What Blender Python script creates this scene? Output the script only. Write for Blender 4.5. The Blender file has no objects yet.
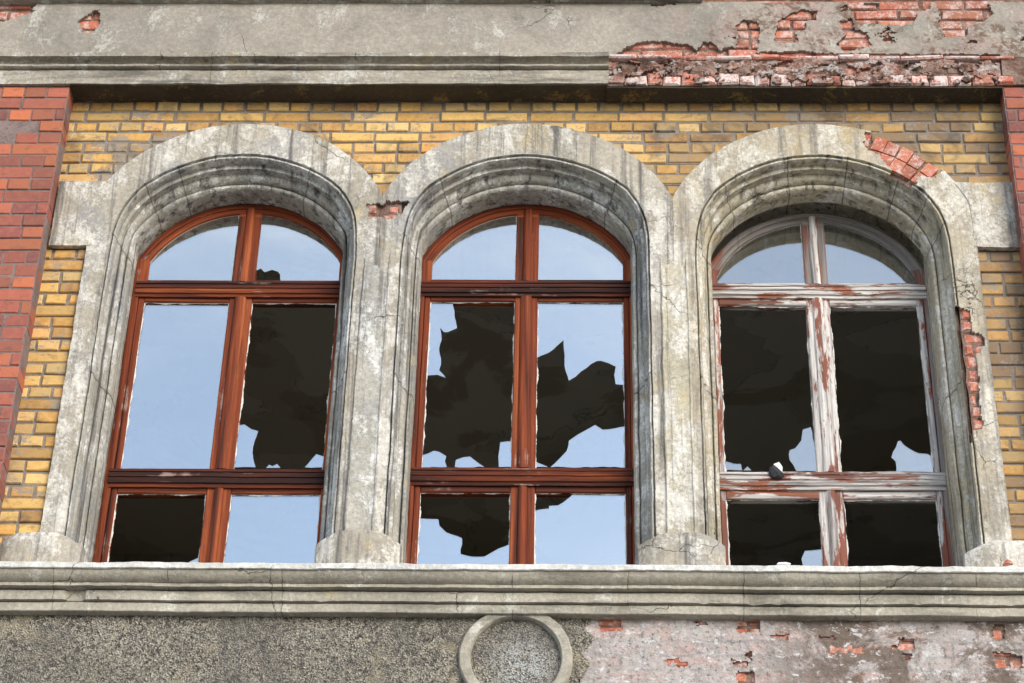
import bpy, math, random
from math import radians, sin, cos, sqrt, pi, hypot, floor, ceil
from mathutils import Vector, Matrix, noise

random.seed(7)
C = bpy.context.scene
COL = C.collection
R_ = random.random
U_ = random.uniform

# ------------------------------------------------------------------ camera
PITCH, YAW, ROLL, DIST, EYE, FPX = radians(35), radians(-1.8), radians(1.2), 10.4, 1.6, 2371.0
W, H = 1024, 683
FWD = Vector((sin(YAW) * cos(PITCH), cos(YAW) * cos(PITCH), sin(PITCH)))
RGT0 = Vector((cos(YAW), -sin(YAW), 0))
UP0 = RGT0.cross(FWD)
RGT = RGT0 * cos(ROLL) + UP0 * sin(ROLL)
UPV = -RGT0 * sin(ROLL) + UP0 * cos(ROLL)
CAM = Vector((0, -DIST, EYE))


def at(px, py, Y=0.0):
    """survey helper: measured photo point -> (x, z) on the plane at depth Y of the facade"""
    d = FWD + RGT * ((px - W / 2) / FPX) - UPV * ((py - H / 2) / FPX)
    p = CAM + d * ((Y - CAM.y) / d.y)
    return p.x - lean(p.x, p.z), p.z


def lean(x, z):
    """the old front leans in a little towards the top at its outer end"""
    return 0.0058 * min(1.8, max(0.0, -x)) * (z - 8.0)


cam = bpy.data.objects.new('camera', bpy.data.cameras.new('camera'))
COL.objects.link(cam)
M4 = Matrix((RGT, UPV, -FWD)).transposed().to_4x4()
M4.translation = CAM
cam.matrix_world = M4
cam.data.sensor_width = 36
cam.data.lens = FPX / W * 36
cam.data.clip_start = 0.1
cam.data.clip_end = 5000
C.camera = cam

# ------------------------------------------------------------------ light
SUN_EL, SUN_AZ = radians(25), radians(145)
wd = bpy.data.worlds.new('World')
C.world = wd
wd.use_nodes = True
nt = wd.node_tree
sky = nt.nodes.new('ShaderNodeTexSky')
sky.sky_type = 'NISHITA'
sky.sun_disc = False
sky.sun_elevation = SUN_EL
sky.sun_rotation = SUN_AZ
sky.air_density = 1.0
sky.dust_density = 0.5
sky.ozone_density = 1.6
bg = nt.nodes['Background']
tc = nt.nodes.new('ShaderNodeTexCoord')
mp = nt.nodes.new('ShaderNodeMapping')
mp.inputs['Scale'].default_value = (1.0, 1.0, 2.4)
nt.links.new(tc.outputs['Generated'], mp.inputs[0])
cn = nt.nodes.new('ShaderNodeTexNoise')
cn.inputs['Scale'].default_value = 2.3
cn.inputs['Detail'].default_value = 7
cn.inputs['Roughness'].default_value = 0.58
cn.inputs['Distortion'].default_value = 0.6
nt.links.new(mp.outputs[0], cn.inputs['Vector'])
cm = nt.nodes.new('ShaderNodeMapRange')
cm.interpolation_type = 'SMOOTHSTEP'
for q, v in ((1, 0.38), (2, 0.72), (3, 0.14), (4, 0.66)):
    cm.inputs[q].default_value = v
nt.links.new(cn.outputs['Fac'], cm.inputs[0])
cx_ = nt.nodes.new('ShaderNodeMix')
cx_.data_type = 'RGBA'
cx_.inputs[7].default_value = (5.6, 5.9, 6.3, 1)
nt.links.new(cm.outputs[0], cx_.inputs[0])
nt.links.new(sky.outputs[0], cx_.inputs[6])
nt.links.new(cx_.outputs[2], bg.inputs[0])
bg.inputs[1].default_value = 0.15
sl = bpy.data.lights.new('sun', 'SUN')
sl.energy = 1.5
sl.angle = radians(36)
sl.color = (1.0, 0.92, 0.80)
so = bpy.data.objects.new('sun', sl)
COL.objects.link(so)
sd = Vector((sin(SUN_AZ) * cos(SUN_EL), cos(SUN_AZ) * cos(SUN_EL), sin(SUN_EL)))
so.rotation_euler = (-sd).to_track_quat('-Z', 'Y').to_euler()
so.location = (8, -14, 14)
C.view_settings.view_transform = 'Standard'
C.view_settings.look = 'None'
C.view_settings.gamma = 1
C.view_settings.exposure = 1.0


# ------------------------------------------------------------------ material helper
class G:
    def __init__(s, name):
        s.m = bpy.data.materials.new(name)
        s.m.use_nodes = True
        s.t = s.m.node_tree
        s.n = s.t.nodes
        s.b = s.n['Principled BSDF']
        s.out = s.n['Material Output']
        s.b.inputs['Roughness'].default_value = 0.9
        s.b.inputs['Specular IOR Level'].default_value = 0.2
        g = s.n.new('ShaderNodeNewGeometry')
        s.pos = g.outputs['Position']
        s.nrm = g.outputs['Normal']

    def put(s, sock, v):
        if isinstance(v, bpy.types.NodeSocket):
            s.t.links.new(v, sock)
        elif isinstance(v, (tuple, list)) and len(v) == 3 and sock.type == 'RGBA':
            sock.default_value = (*v, 1)
        else:
            sock.default_value = v

    def vscale(s, sx, sy, sz, off=(0, 0, 0)):
        n = s.n.new('ShaderNodeMapping')
        s.put(n.inputs['Vector'], s.pos)
        n.inputs['Scale'].default_value = (sx, sy, sz)
        n.inputs['Location'].default_value = off
        return n.outputs[0]

    def noise(s, scale, detail=5, rough=0.6, dist=0.0, vec=None, col=False):
        n = s.n.new('ShaderNodeTexNoise')
        s.put(n.inputs['Vector'], vec if vec is not None else s.pos)
        n.inputs['Scale'].default_value = scale
        n.inputs['Detail'].default_value = detail
        n.inputs['Roughness'].default_value = rough
        n.inputs['Distortion'].default_value = dist
        return n.outputs['Color' if col else 'Fac']

    def voro(s, scale, feature='F1', vec=None, out='Distance', rnd=1.0):
        n = s.n.new('ShaderNodeTexVoronoi')
        n.feature = feature
        s.put(n.inputs['Vector'], vec if vec is not None else s.pos)
        n.inputs['Scale'].default_value = scale
        n.inputs['Randomness'].default_value = rnd
        return n.outputs[out]

    def step(s, f, lo, hi, a=0.0, b=1.0):
        n = s.n.new('ShaderNodeMapRange')
        n.interpolation_type = 'SMOOTHSTEP'
        s.put(n.inputs[0], f)
        n.inputs[1].default_value = lo
        n.inputs[2].default_value = hi
        n.inputs[3].default_value = a
        n.inputs[4].default_value = b
        return n.outputs[0]

    def mix(s, f, a, b, mode='MIX'):
        n = s.n.new('ShaderNodeMix')
        n.data_type = 'RGBA'
        n.blend_type = mode
        s.put(n.inputs[0], f)
        s.put(n.inputs[6], a)
        s.put(n.inputs[7], b)
        return n.outputs[2]

    def math(s, op, a, b=0.0):
        n = s.n.new('ShaderNodeMath')
        n.operation = op
        s.put(n.inputs[0], a)
        s.put(n.inputs[1], b)
        return n.outputs[0]

    def ramp(s, f, stops):
        n = s.n.new('ShaderNodeValToRGB')
        s.put(n.inputs[0], f)
        e = n.color_ramp.elements
        while len(e) < len(stops):
            e.new(0.5)
        for el, (p, c) in zip(e, stops):
            el.position = p
            el.color = (*c, 1)
        return n.outputs[0]

    def attr(s, name='rnd'):
        n = s.n.new('ShaderNodeAttribute')
        n.attribute_name = name
        q = s.n.new('ShaderNodeSeparateColor')
        s.put(q.inputs[0], n.outputs['Color'])
        return q.outputs

    def xyz(s):
        q = s.n.new('ShaderNodeSeparateXYZ')
        s.put(q.inputs[0], s.pos)
        return q.outputs

    def bump(s, h, strength=0.5, dist=0.01, prev=None):
        n = s.n.new('ShaderNodeBump')
        s.put(n.inputs['Height'], h)
        n.inputs['Strength'].default_value = strength
        n.inputs['Distance'].default_value = dist
        if prev is not None:
            s.put(n.inputs['Normal'], prev)
        return n.outputs[0]

    def done(s, col, normal=None, rough=None):
        s.put(s.b.inputs['Base Color'], col)
        if normal is not None:
            s.put(s.b.inputs['Normal'], normal)
        if rough is not None:
            s.put(s.b.inputs['Roughness'], rough)
        return s.m


def cracks(g, scale, width, amount, seed=0.0):
    """thin wandering crack lines, only here and there"""
    wob = g.mix(0.12, g.vscale(1, 1, 1, (seed, 0, seed)), g.noise(6, 4, col=True))
    v = g.voro(scale, 'DISTANCE_TO_EDGE', vec=wob)
    line = g.step(v, 0.0, width * .55, 1, 0)
    where = g.step(g.noise(1.7, 2, vec=g.vscale(1, 1, 1, (seed + 3, 1, 2))), amount, amount + 0.08)
    return g.math('MULTIPLY', line, where)


def plaster(name, base, pale, dark, streak=0.5, flake=0.55, ochre=0.62, soot=0.58, streakscale=(9, 9, 0.9), crackw=0.012, joint_attr=False, pink=None, cool=0.0, joints=None, dirt=None):
    g = G(name)
    big = g.noise(1.6, 5, 0.62, 0.4)
    mid = g.noise(7, 7, 0.68, 0.6)
    fine = g.noise(45, 6, 0.7)
    c = g.mix(g.step(big, 0.35, 0.65), base, tuple(0.72 * b for b in base))
    c = g.mix(g.step(g.noise(3.3, 4, 0.6, vec=g.vscale(1, 1, 1, (7, 3, 1))), ochre, ochre + 0.1), c, (0.57, 0.455, 0.27))
    if cool:
        c = g.mix(g.step(g.noise(2.6, 6, 0.65, 0.3, vec=g.vscale(1, 1, 0.6, (11, 4, 6))), 0.5, 0.62, 0, cool), c, (0.36, 0.365, 0.385))
    if pink:
        c = g.mix(g.math('MULTIPLY', g.step(g.noise(4.5, 5, 0.7, vec=g.vscale(1, 1, 1, (2, 9, 4))), 0.46, 0.6), pink(g)), c, (0.47, 0.34, 0.295))
    fn = g.math('ADD', g.math('MULTIPLY', g.noise(5.5, 9, 0.74, 0.25, vec=g.vscale(1, 1, 0.6, (1, 5, 2))), 0.72), g.math('MULTIPLY', g.noise(55, 5, 0.75), 0.28))
    fl = g.step(fn, flake - 0.03, flake + 0.06)
    c = g.mix(g.math('MULTIPLY', fl, 0.9), c, pale)
    st = g.noise(1.0, 6, 0.7, 0.3, vec=g.vscale(*streakscale))
    c = g.mix(g.math('MULTIPLY', g.step(st, 0.48, 0.68), streak), c, dark)
    so_ = g.step(g.math('ADD', g.math('MULTIPLY', mid, 0.6), g.math('MULTIPLY', big, 0.4)), soot, soot + 0.07)
    c = g.mix(g.math('MULTIPLY', so_, 0.75), c, dark)
    c = g.mix(g.step(fine, 0.35, 0.72, 0.35, 0.0), c, tuple(0.6 * d for d in dark))
    sp = g.step(g.voro(60), 0.08, 0.16, 1, 0)
    c = g.mix(g.math('MULTIPLY', sp, g.step(mid, 0.5, 0.6)), c, tuple(0.5 * d for d in dark))
    ck = cracks(g, 2.6, crackw, 0.56)
    c = g.mix(g.math('MULTIPLY', ck, 0.85), c, (0.03, 0.027, 0.022))
    if joint_attr:
        c = g.mix(g.step(g.attr()[0], 0.1, 0.3, 0.6, 0.0), c, (0.045, 0.04, 0.035))
    if dirt:
        dm = g.math('MULTIPLY', dirt(g), g.step(g.math('ADD', g.math('MULTIPLY', mid, 0.5), g.math('MULTIPLY', g.noise(26, 6, 0.75), 0.5)), 0.47, 0.55))
        c = g.mix(g.math('MULTIPLY', dm, 0.85), c, (0.15, 0.085, 0.055))
    if joints:
        jx = g.math('ABSOLUTE', g.math('SUBTRACT', g.math('FRACT', g.math('MULTIPLY', g.math('ADD', g.xyz()[0], g.math('MULTIPLY', g.noise(30, 3), 0.02)), 1 / joints)), 0.5))
        jl = g.math('MULTIPLY', g.step(jx, 0.0, 0.004 / joints, 1, 0), g.step(g.noise(7, 3), 0.40, 0.52))
        c = g.mix(g.math('MULTIPLY', jl, 0.8), c, (0.05, 0.045, 0.035))
    h = g.math('ADD', g.math('MULTIPLY', fine, 0.5), g.math('MULTIPLY', mid, 0.9))
    h = g.math('ADD', h, g.math('MULTIPLY', fl, 0.25))
    h = g.math('SUBTRACT', h, g.math('MULTIPLY', ck, 0.7))
    return g.done(c, g.bump(h, 0.7, 0.012))


MAT = {}
MAT['stone'] = plaster('weathered_plaster', (0.54, 0.475, 0.375), (0.80, 0.745, 0.65), (0.12, 0.112, 0.105), 0.85, 0.50, 0.585, 0.575, (15, 15, 0.6), cool=0.5)
MAT['stone_cream'] = plaster('cream_plaster', (0.65, 0.555, 0.41), (0.82, 0.76, 0.65), (0.16, 0.14, 0.12), 0.7, 0.50, 0.56, 0.60, (13, 13, 0.6), cool=0.35)
MAT['mould'] = plaster('weathered_moulding', (0.54, 0.50, 0.42), (0.86, 0.83, 0.77), (0.075, 0.072, 0.07), 0.95, 0.515, 0.62, 0.615, (22, 22, 0.45), cool=0.6, joint_attr=True)
MAT['mould_pale'] = plaster('pale_moulding', (0.66, 0.585, 0.435), (0.86, 0.81, 0.72), (0.085, 0.08, 0.072), 0.92, 0.515, 0.56, 0.60, (20, 20, 0.5), joint_attr=True)
MAT['frieze'] = plaster('grey_render', (0.46, 0.405, 0.335), (0.62, 0.58, 0.50), (0.19, 0.17, 0.14), 0.45, 0.55, 0.66, 0.60, (3, 3, 3),
                        pink=lambda g: g.step(g.xyz()[0], 0.2, 1.0, 0, 0.7), dirt=lambda g: g.math('MULTIPLY', g.step(g.xyz()[0], 0.5, 1.1), g.step(g.noise(2.8, 4, 0.6, vec=g.vscale(1, 1, 1.5, (3, 3, 3))), 0.44, 0.56)))
MAT['cornice'] = plaster('cornice_render', (0.49, 0.43, 0.34), (0.72, 0.68, 0.60), (0.10, 0.09, 0.075), 0.75, 0.52, 0.62, 0.59, (1.4, 9, 14), joints=0.83)
MAT['sill'] = plaster('sill_render', (0.54, 0.485, 0.39), (0.72, 0.68, 0.58), (0.13, 0.12, 0.095), 0.65, 0.545, 0.69, 0.61, (1.3, 5, 7), joints=0.57)
MAT['cap'] = plaster('whitewash', (0.83, 0.80, 0.73), (0.88, 0.86, 0.82), (0.40, 0.36, 0.29), 0.2, 0.5, 0.76, 0.72, (6, 6, 2))
MAT['soffit'] = plaster('sooty_shaded_soffit', (0.085, 0.068, 0.045), (0.30, 0.21, 0.075), (0.02, 0.018, 0.015), 0.3, 0.56, 0.9, 0.60, (3, 3, 3))  # soot and ochre stains, with the underside's shade put into the colour too


def brick_mat(name, stops, soot_c, soot_lo, right=None, lime=None, var=1.0, smear=None):
    g = G(name)
    a = g.attr()
    c = g.ramp(a[0], stops)
    n = g.noise(22, 6, 0.7)
    c = g.mix(g.step(n, 0.38, 0.7, 0.0, 0.45), c, tuple(min(1, 1.25 * x) for x in stops[len(stops) // 2][1]))
    c = g.mix(g.step(a[1], 0.25, 1.0, 0.0, 0.40 * var), c, (0.10, 0.075, 0.055))
    c = g.mix(g.step(g.noise(13, 6, 0.72, 0.3, vec=g.vscale(1, 1, 1.6, (6, 1, 3))), 0.52, 0.68, 0.0, 0.5), c, (0.12, 0.085, 0.06))
    if right is not None:
        c = g.mix(g.math('MULTIPLY', g.step(g.xyz()[0], -0.1, 1.5), g.step(g.math('ADD', g.math('MULTIPLY', g.noise(2.5, 3), 0.6), g.math('MULTIPLY', a[2], 0.3)), 0.32, 0.58, 0.3, 0.95)), c, right)
    if lime is not None:
        lm = g.step(g.math('ADD', g.math('MULTIPLY', g.noise(13, 7, 0.78, 0.2), 0.6), g.math('MULTIPLY', g.noise(70, 5, 0.75), 0.4)), lime[1] - 0.03, lime[1] + 0.07)
        c = g.mix(g.math('MULTIPLY', lm, 0.85), c, lime[0])
    if smear is not None:
        sm = g.math('ADD', g.math('MULTIPLY', g.noise(5, 6, 0.72, 0.3, vec=g.vscale(1, 1, 1.5, (8, 2, 1))), 0.65), g.math('MULTIPLY', g.noise(48, 5, 0.75), 0.35))
        sx_, sy_, sz_ = g.xyz()
        ax_ = g.math('ADD', sx_, 2.46)
        az_ = g.math('SUBTRACT', sz_, 10.12)
        rr_ = g.math('SQRT', g.math('ADD', g.math('MULTIPLY', ax_, ax_), g.math('MULTIPLY', az_, az_)))
        sm = g.math('ADD', sm, g.step(rr_, 0.08, 0.42, 0.11, 0.0))
        c = g.mix(g.step(sm, 0.53, 0.59, 0, 0.9), c, smear)
    big = g.noise(3.2, 6, 0.68, 0.5, vec=g.vscale(1, 1, 1, (4, 4, 9)))
    c = g.mix(g.step(big, soot_lo, soot_lo + 0.16, 0, 0.72), c, soot_c)
    sp = g.step(g.voro(75), 0.1, 0.2, 1, 0)
    c = g.mix(g.math('MULTIPLY', sp, 0.4), c, soot_c)
    h = g.math('ADD', g.math('MULTIPLY', n, 1.0), g.math('MULTIPLY', g.noise(90, 4, 0.7), 0.5))
    return g.done(c, g.bump(h, 0.55, 0.006))


MAT['yellow'] = brick_mat('yellow_brick', [(0.0, (0.42, 0.22, 0.085)), (0.2, (0.60, 0.33, 0.095)), (0.5, (0.69, 0.43, 0.145)), (0.8, (0.72, 0.50, 0.22)), (1.0, (0.63, 0.31, 0.10))],
                          (0.10, 0.08, 0.06), 0.525, right=(0.25, 0.17, 0.105), smear=(0.30, 0.26, 0.215))
MAT['red'] = brick_mat('red_brick', [(0.0, (0.20, 0.08, 0.075)), (0.3, (0.34, 0.105, 0.075)), (0.6, (0.42, 0.13, 0.085)), (0.82, (0.56, 0.17, 0.075)), (1.0, (0.22, 0.08, 0.08))],
                       (0.10, 0.055, 0.05), 0.60)
CS = [(0.0, (0.36, 0.10, 0.065)), (0.4, (0.50, 0.15, 0.085)), (0.75, (0.56, 0.20, 0.12)), (1.0, (0.42, 0.12, 0.08))]
MAT['core'] = brick_mat('exposed_red_brick', CS, (0.12, 0.065, 0.045), 0.56, lime=((0.62, 0.47, 0.42), 0.51))
MAT['core_lime'] = brick_mat('limewashed_red_brick', CS, (0.20, 0.12, 0.095), 0.60, lime=((0.70, 0.63, 0.59), 0.455))


def simple(name, c1, c2, scale, dark=None, bump=0.5, dist=0.01, detail=7, rough=0.9):
    g = G(name)
    n = g.noise(scale, detail, 0.7, 0.4)
    n2 = g.noise(scale * 6, 5, 0.7)
    c = g.mix(g.step(n, 0.32, 0.68), c1, c2)
    if dark:
        c = g.mix(g.step(n2, 0.5, 0.72, 0, 0.7), c, dark)
    return g.done(c, g.bump(g.math('ADD', n, g.math('MULTIPLY', n2, 0.5)), bump, dist), rough)


MAT['mortar'] = simple('grey_mortar', (0.19, 0.16, 0.13), (0.29, 0.25, 0.205), 9, (0.08, 0.07, 0.06))
MAT['mortar_red'] = simple('brown_mortar', (0.17, 0.12, 0.11), (0.26, 0.19, 0.17), 9, (0.07, 0.055, 0.05))
MAT['rubble'] = simple('crumbled_mortar', (0.14, 0.07, 0.045), (0.36, 0.26, 0.21), 9, (0.05, 0.028, 0.02), 1.0, 0.025)
MAT['asphalt'] = simple('asphalt', (0.045, 0.045, 0.047), (0.06, 0.06, 0.06), 4)
MAT['paving'] = simple('bounce_pavement', (0.22, 0.21, 0.195), (0.28, 0.265, 0.245), 3)
MAT['glass_edge'] = simple('broken_glass_edge', (0.55, 0.66, 0.64), (0.75, 0.82, 0.80), 40, None, 0.2)
MAT['rock'] = simple('broken_stone', (0.035, 0.035, 0.04), (0.07, 0.07, 0.075), 14)
MAT['lime'] = simple('white_chip', (0.62, 0.62, 0.62), (0.74, 0.74, 0.72), 20)
MAT['putty'] = simple('cracked_putty', (0.62, 0.58, 0.52), (0.78, 0.76, 0.72), 30, (0.25, 0.2, 0.16))

g = G('eroded_render')
n1 = g.noise(9, 7, 0.75, 0.4)
n2 = g.noise(16, 7, 0.75, 0.4, vec=g.vscale(1, 1, 1.3, (4, 4, 4)))
n3 = g.noise(55, 5, 0.75)
c = g.ramp(n1, [(0.36, (0.10, 0.055, 0.038)), (0.45, (0.20, 0.105, 0.075)), (0.52, (0.46, 0.24, 0.18)), (0.62, (0.52, 0.34, 0.28))])
c = g.mix(g.step(n2, 0.50, 0.58, 0, 0.9), c, (0.64, 0.57, 0.52))
c = g.mix(g.step(n3, 0.50, 0.64, 0, 0.8), c, (0.07, 0.045, 0.035))
MAT['eroded'] = g.done(c, g.bump(g.math('ADD', n2, n3), 1.0, 0.02))

# roughcast: dark and pale grains
g = G('roughcast')
v = g.voro(150)
gc = g.n.new('ShaderNodeSeparateColor')
g.put(gc.inputs[0], g.voro(150, out='Color'))
n = g.noise(85, 6, 0.75)
big = g.noise(2.2, 6, 0.7, 0.5)
c = g.ramp(gc.outputs[0], [(0.0, (0.05, 0.047, 0.042)), (0.2, (0.17, 0.155, 0.13)), (0.5, (0.33, 0.295, 0.24)), (0.8, (0.50, 0.44, 0.34)), (1.0, (0.70, 0.64, 0.54))])
c = g.mix(g.step(g.noise(30, 5, 0.75), 0.53, 0.62, 0, 0.8), c, (0.06, 0.055, 0.05))
c = g.mix(g.step(g.noise(24, 5, 0.75, vec=g.vscale(1, 1, 1, (5, 5, 5))), 0.56, 0.66, 0, 0.6), c, (0.60, 0.53, 0.40))
c = g.mix(g.step(big, 0.44, 0.60, 0, 0.5), c, (0.16, 0.145, 0.13))
c = g.mix(g.step(g.noise(3.1, 5, 0.7, 0.5, vec=g.vscale(1, 1, 1, (1, 7, 2))), 0.54, 0.68, 0, 0.5), c, (0.50, 0.42, 0.28))
x, y, z = g.xyz()
dx = g.math('SUBTRACT', x, -0.24)
dz = g.math('SUBTRACT', z, 6.93)
rr = g.math('SQRT', g.math('ADD', g.math('MULTIPLY', dx, dx), g.math('MULTIPLY', dz, dz)))
wl = g.math('MULTIPLY', g.step(rr, 0.02, 0.25, 0.95, 0), g.step(g.math('ADD', g.math('MULTIPLY', g.noise(20, 6, 0.75), 0.5), g.math('MULTIPLY', gc.outputs[1], 0.35)), 0.36, 0.50))
c = g.mix(wl, c, (0.68, 0.68, 0.65))
MAT['roughcast'] = g.done(c, g.bump(g.math('ADD', g.math('MULTIPLY', v, 1.0), n), 1.0, 0.014))

# smeared mortar on the stripped wall
g = G('smeared_mortar')
n1 = g.noise(5, 7, 0.7, 0.8)
n2 = g.noise(17, 7, 0.75, 0.6)
c = g.mix(g.step(n1, 0.36, 0.62), (0.38, 0.345, 0.315), (0.52, 0.48, 0.45))
c = g.mix(g.step(n2, 0.48, 0.60, 0, 0.55), c, (0.53, 0.385, 0.35))
c = g.mix(g.step(g.noise(8, 6, 0.7, vec=g.vscale(1, 1, 1, (3, 1, 8))), 0.56, 0.62, 0, 0.8), c, (0.66, 0.64, 0.62))
cb = g.n.new('ShaderNodeCombineXYZ')
xx, yy, zz = g.xyz()
wob = g.noise(14, 4, 0.7)
g.put(cb.inputs[0], g.math('ADD', xx, g.math('MULTIPLY', wob, 0.03)))
g.put(cb.inputs[1], g.math('ADD', zz, g.math('MULTIPLY', wob, 0.03)))
bt = g.n.new('ShaderNodeTexBrick')
g.put(bt.inputs['Vector'], cb.outputs[0])
bt.inputs['Scale'].default_value = 1.0
bt.inputs['Brick Width'].default_value = 0.25
bt.inputs['Row Height'].default_value = 0.078
bt.inputs['Mortar Size'].default_value = 0.009
bt.inputs['Mortar Smooth'].default_value = 0.4
bt.inputs['Color1'].default_value = (0.54, 0.36, 0.31, 1)
bt.inputs['Color2'].default_value = (0.47, 0.425, 0.405, 1)
bt.inputs['Mortar'].default_value = (0.34, 0.31, 0.29, 1)
c = g.mix(g.step(g.noise(6.5, 6, 0.72, 0.3, vec=g.vscale(1, 1, 1, (9, 9, 1))), 0.44, 0.60, 0.1, 0.8), c, bt.outputs['Color'])
x, y, z = g.xyz()
br = g.math('MULTIPLY', g.step(x, 0.75, 1.3), g.step(g.noise(3.4, 7, 0.74, 0.5, vec=g.vscale(1, 1, 1, (1, 2, 5))), 0.42, 0.53))
c = g.mix(g.math('MULTIPLY', br, 0.85), c, (0.15, 0.105, 0.075))
c = g.mix(g.step(g.noise(48, 6, 0.75), 0.53, 0.64, 0, 0.75), c, (0.13, 0.10, 0.09))
c = g.mix(g.step(g.noise(19, 6, 0.78, 0.2, vec=g.vscale(1, 1, 1.4, (2, 2, 2))), 0.57, 0.63, 0, 0.85), c, (0.72, 0.69, 0.68))
MAT['smear'] = g.done(c, g.bump(g.math('ADD', n2, g.math('MULTIPLY', g.noise(60, 5, 0.7), 0.6)), 0.9, 0.016))


def wood(name, horizontal, bleached, arc=False):
    g = G(name)
    sc = (14, 40, 14) if arc else (1.2, 30, 42) if horizontal else (42, 30, 1.2)
    v = g.vscale(*sc)
    if arc:                                   # grain follows the bent head, upright below it
        px_, py_, pz_ = g.xyz()
        xm = g.math('SUBTRACT', g.math('FLOORED_MODULO', g.math('ADD', px_, 0.262 + 0.808), 1.617), 0.808)
        zz_ = g.math('SUBTRACT', pz_, 9.37)
        rr_ = g.math('SQRT', g.math('ADD', g.math('MULTIPLY', xm, xm), g.math('MULTIPLY', zz_, zz_)))
        up = g.math('MULTIPLY', g.math('GREATER_THAN', zz_, 0.26), g.math('GREATER_THAN', rr_, 0.575))
        th_ = g.math('ARCTAN2', xm, zz_)
        dn = g.math('SUBTRACT', 1.0, up)
        cb_ = g.n.new('ShaderNodeCombineXYZ')
        g.put(cb_.inputs[0], g.math('MULTIPLY', g.math('ADD', g.math('MULTIPLY', up, rr_), g.math('MULTIPLY', dn, xm)), 42.0))
        g.put(cb_.inputs[1], g.math('MULTIPLY', py_, 30.0))
        g.put(cb_.inputs[2], g.math('MULTIPLY', g.math('ADD', g.math('MULTIPLY', up, th_), g.math('MULTIPLY', dn, pz_)), 1.2))
        v = cb_.outputs[0]
    n = g.noise(1.0, 7, 0.7, 0.2, vec=v)
    n2 = g.noise(0.35, 6, 0.7, 0.4, vec=v)
    big = g.noise(3.5, 5, 0.65, vec=g.vscale(1, 1, 1, (2, 2, 7)))
    c = g.ramp(n2, [(0.37, (0.04, 0.013, 0.008)), (0.45, (0.14, 0.028, 0.010)), (0.53, (0.215, 0.045, 0.014)), (0.63, (0.35, 0.092, 0.026))] if not horizontal else [(0.39, (0.03, 0.011, 0.008)), (0.48, (0.09, 0.020, 0.009)), (0.56, (0.19, 0.040, 0.012)), (0.63, (0.36, 0.10, 0.025))])
    c = g.mix(g.step(n, 0.52, 0.70, 0, 0.8), c, (0.035, 0.014, 0.010))
    if bleached:
        pale = g.ramp(n, [(0.34, (0.13, 0.115, 0.11)), (0.46, (0.42, 0.385, 0.365)), (0.56, (0.64, 0.60, 0.56)), (0.7, (0.80, 0.76, 0.70))])
        if arc:
            pale = g.mix(0.72, pale, (0.115, 0.095, 0.085))
        c = g.mix(0.35, c, (0.36, 0.19, 0.15))
        lost = g.noise(0.33, 7, 0.72, 0.3, vec=v) if arc else g.noise(1.0, 7, 0.72, 0.3, vec=g.vscale(*((2.2, 12, 14) if horizontal else (14, 12, 2.2))))
        x, y, z = g.xyz()
        keep = g.math('ADD', lost, g.math('ADD', g.step(z, 7.6, 8.2, -0.10, 0.015), g.step(x, 0.76, 0.92, -0.07, 0.0)))
        c = g.mix(g.step(keep, 0.455, 0.51), c, pale)
        c = g.mix(g.step(g.noise(1.0, 6, 0.75, vec=g.vscale(*((3, 20, 60) if horizontal else (60, 20, 3)))), 0.58, 0.68, 0, 0.75), c, (0.055, 0.05, 0.048))
    else:
        wear = g.step(g.math('ADD', g.math('MULTIPLY', n, 0.5), g.math('MULTIPLY', big, 0.5)), 0.575, 0.63, 0, 0.7)
        c = g.mix(wear, c, (0.40, 0.27, 0.22))
    return g.done(c, g.bump(g.math('ADD', n, g.math('MULTIPLY', n2, 0.6)), 0.5, 0.004), 0.70 if not bleached else 0.85)


MAT['wood_h'] = wood('painted_wood_across', True, False)
MAT['wood_v'] = wood('painted_wood_upright', False, False)
MAT['wood_arc'] = wood('painted_wood_bent', False, False, True)
MAT['grey_arc'] = wood('bleached_wood_bent', False, True, True)
MAT['grey_h'] = wood('bleached_wood_across', True, True)
MAT['grey_v'] = wood('bleached_wood_upright', False, True)


def glass(name, fac, dusty):
    g = G(name)
    tr = g.n.new('ShaderNodeBsdfTransparent')
    gl = g.n.new('ShaderNodeBsdfGlossy')
    df = g.n.new('ShaderNodeBsdfDiffuse')
    gl.inputs['Roughness'].default_value = 0.015
    gl.inputs['Color'].default_value = (0.98, 0.97, 0.93, 1)
    tr.inputs['Color'].default_value = (0.85, 0.88, 0.87, 1)
    df.inputs['Color'].default_value = (0.5, 0.5, 0.48, 1)
    g.put(gl.inputs['Normal'], g.bump(g.noise(2.2, 2), 0.03, 0.02))
    m1 = g.n.new('ShaderNodeMixShader')
    m1.inputs[0].default_value = fac
    g.t.links.new(tr.outputs[0], m1.inputs[1])
    g.t.links.new(gl.outputs[0], m1.inputs[2])
    m2 = g.n.new('ShaderNodeMixShader')
    dirt = g.math('ADD', g.step(g.noise(1.0, 6, 0.7, vec=g.vscale(14, 14, 1.0)), 0.5, 0.75, dusty * 0.5, dusty * 2.0),
                  g.step(g.voro(9), 0.015, 0.04, 0.7, 0))
    g.put(m2.inputs[0], dirt)
    g.t.links.new(m1.outputs[0], m2.inputs[1])
    g.t.links.new(df.outputs[0], m2.inputs[2])
    g.t.links.new(m2.outputs[0], g.out.inputs['Surface'])
    return g.m


MAT['glass'] = glass('window_glass', 0.46, 0.022)
MAT['glass_dusty'] = glass('dusty_window_glass', 0.30, 0.05)

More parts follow.
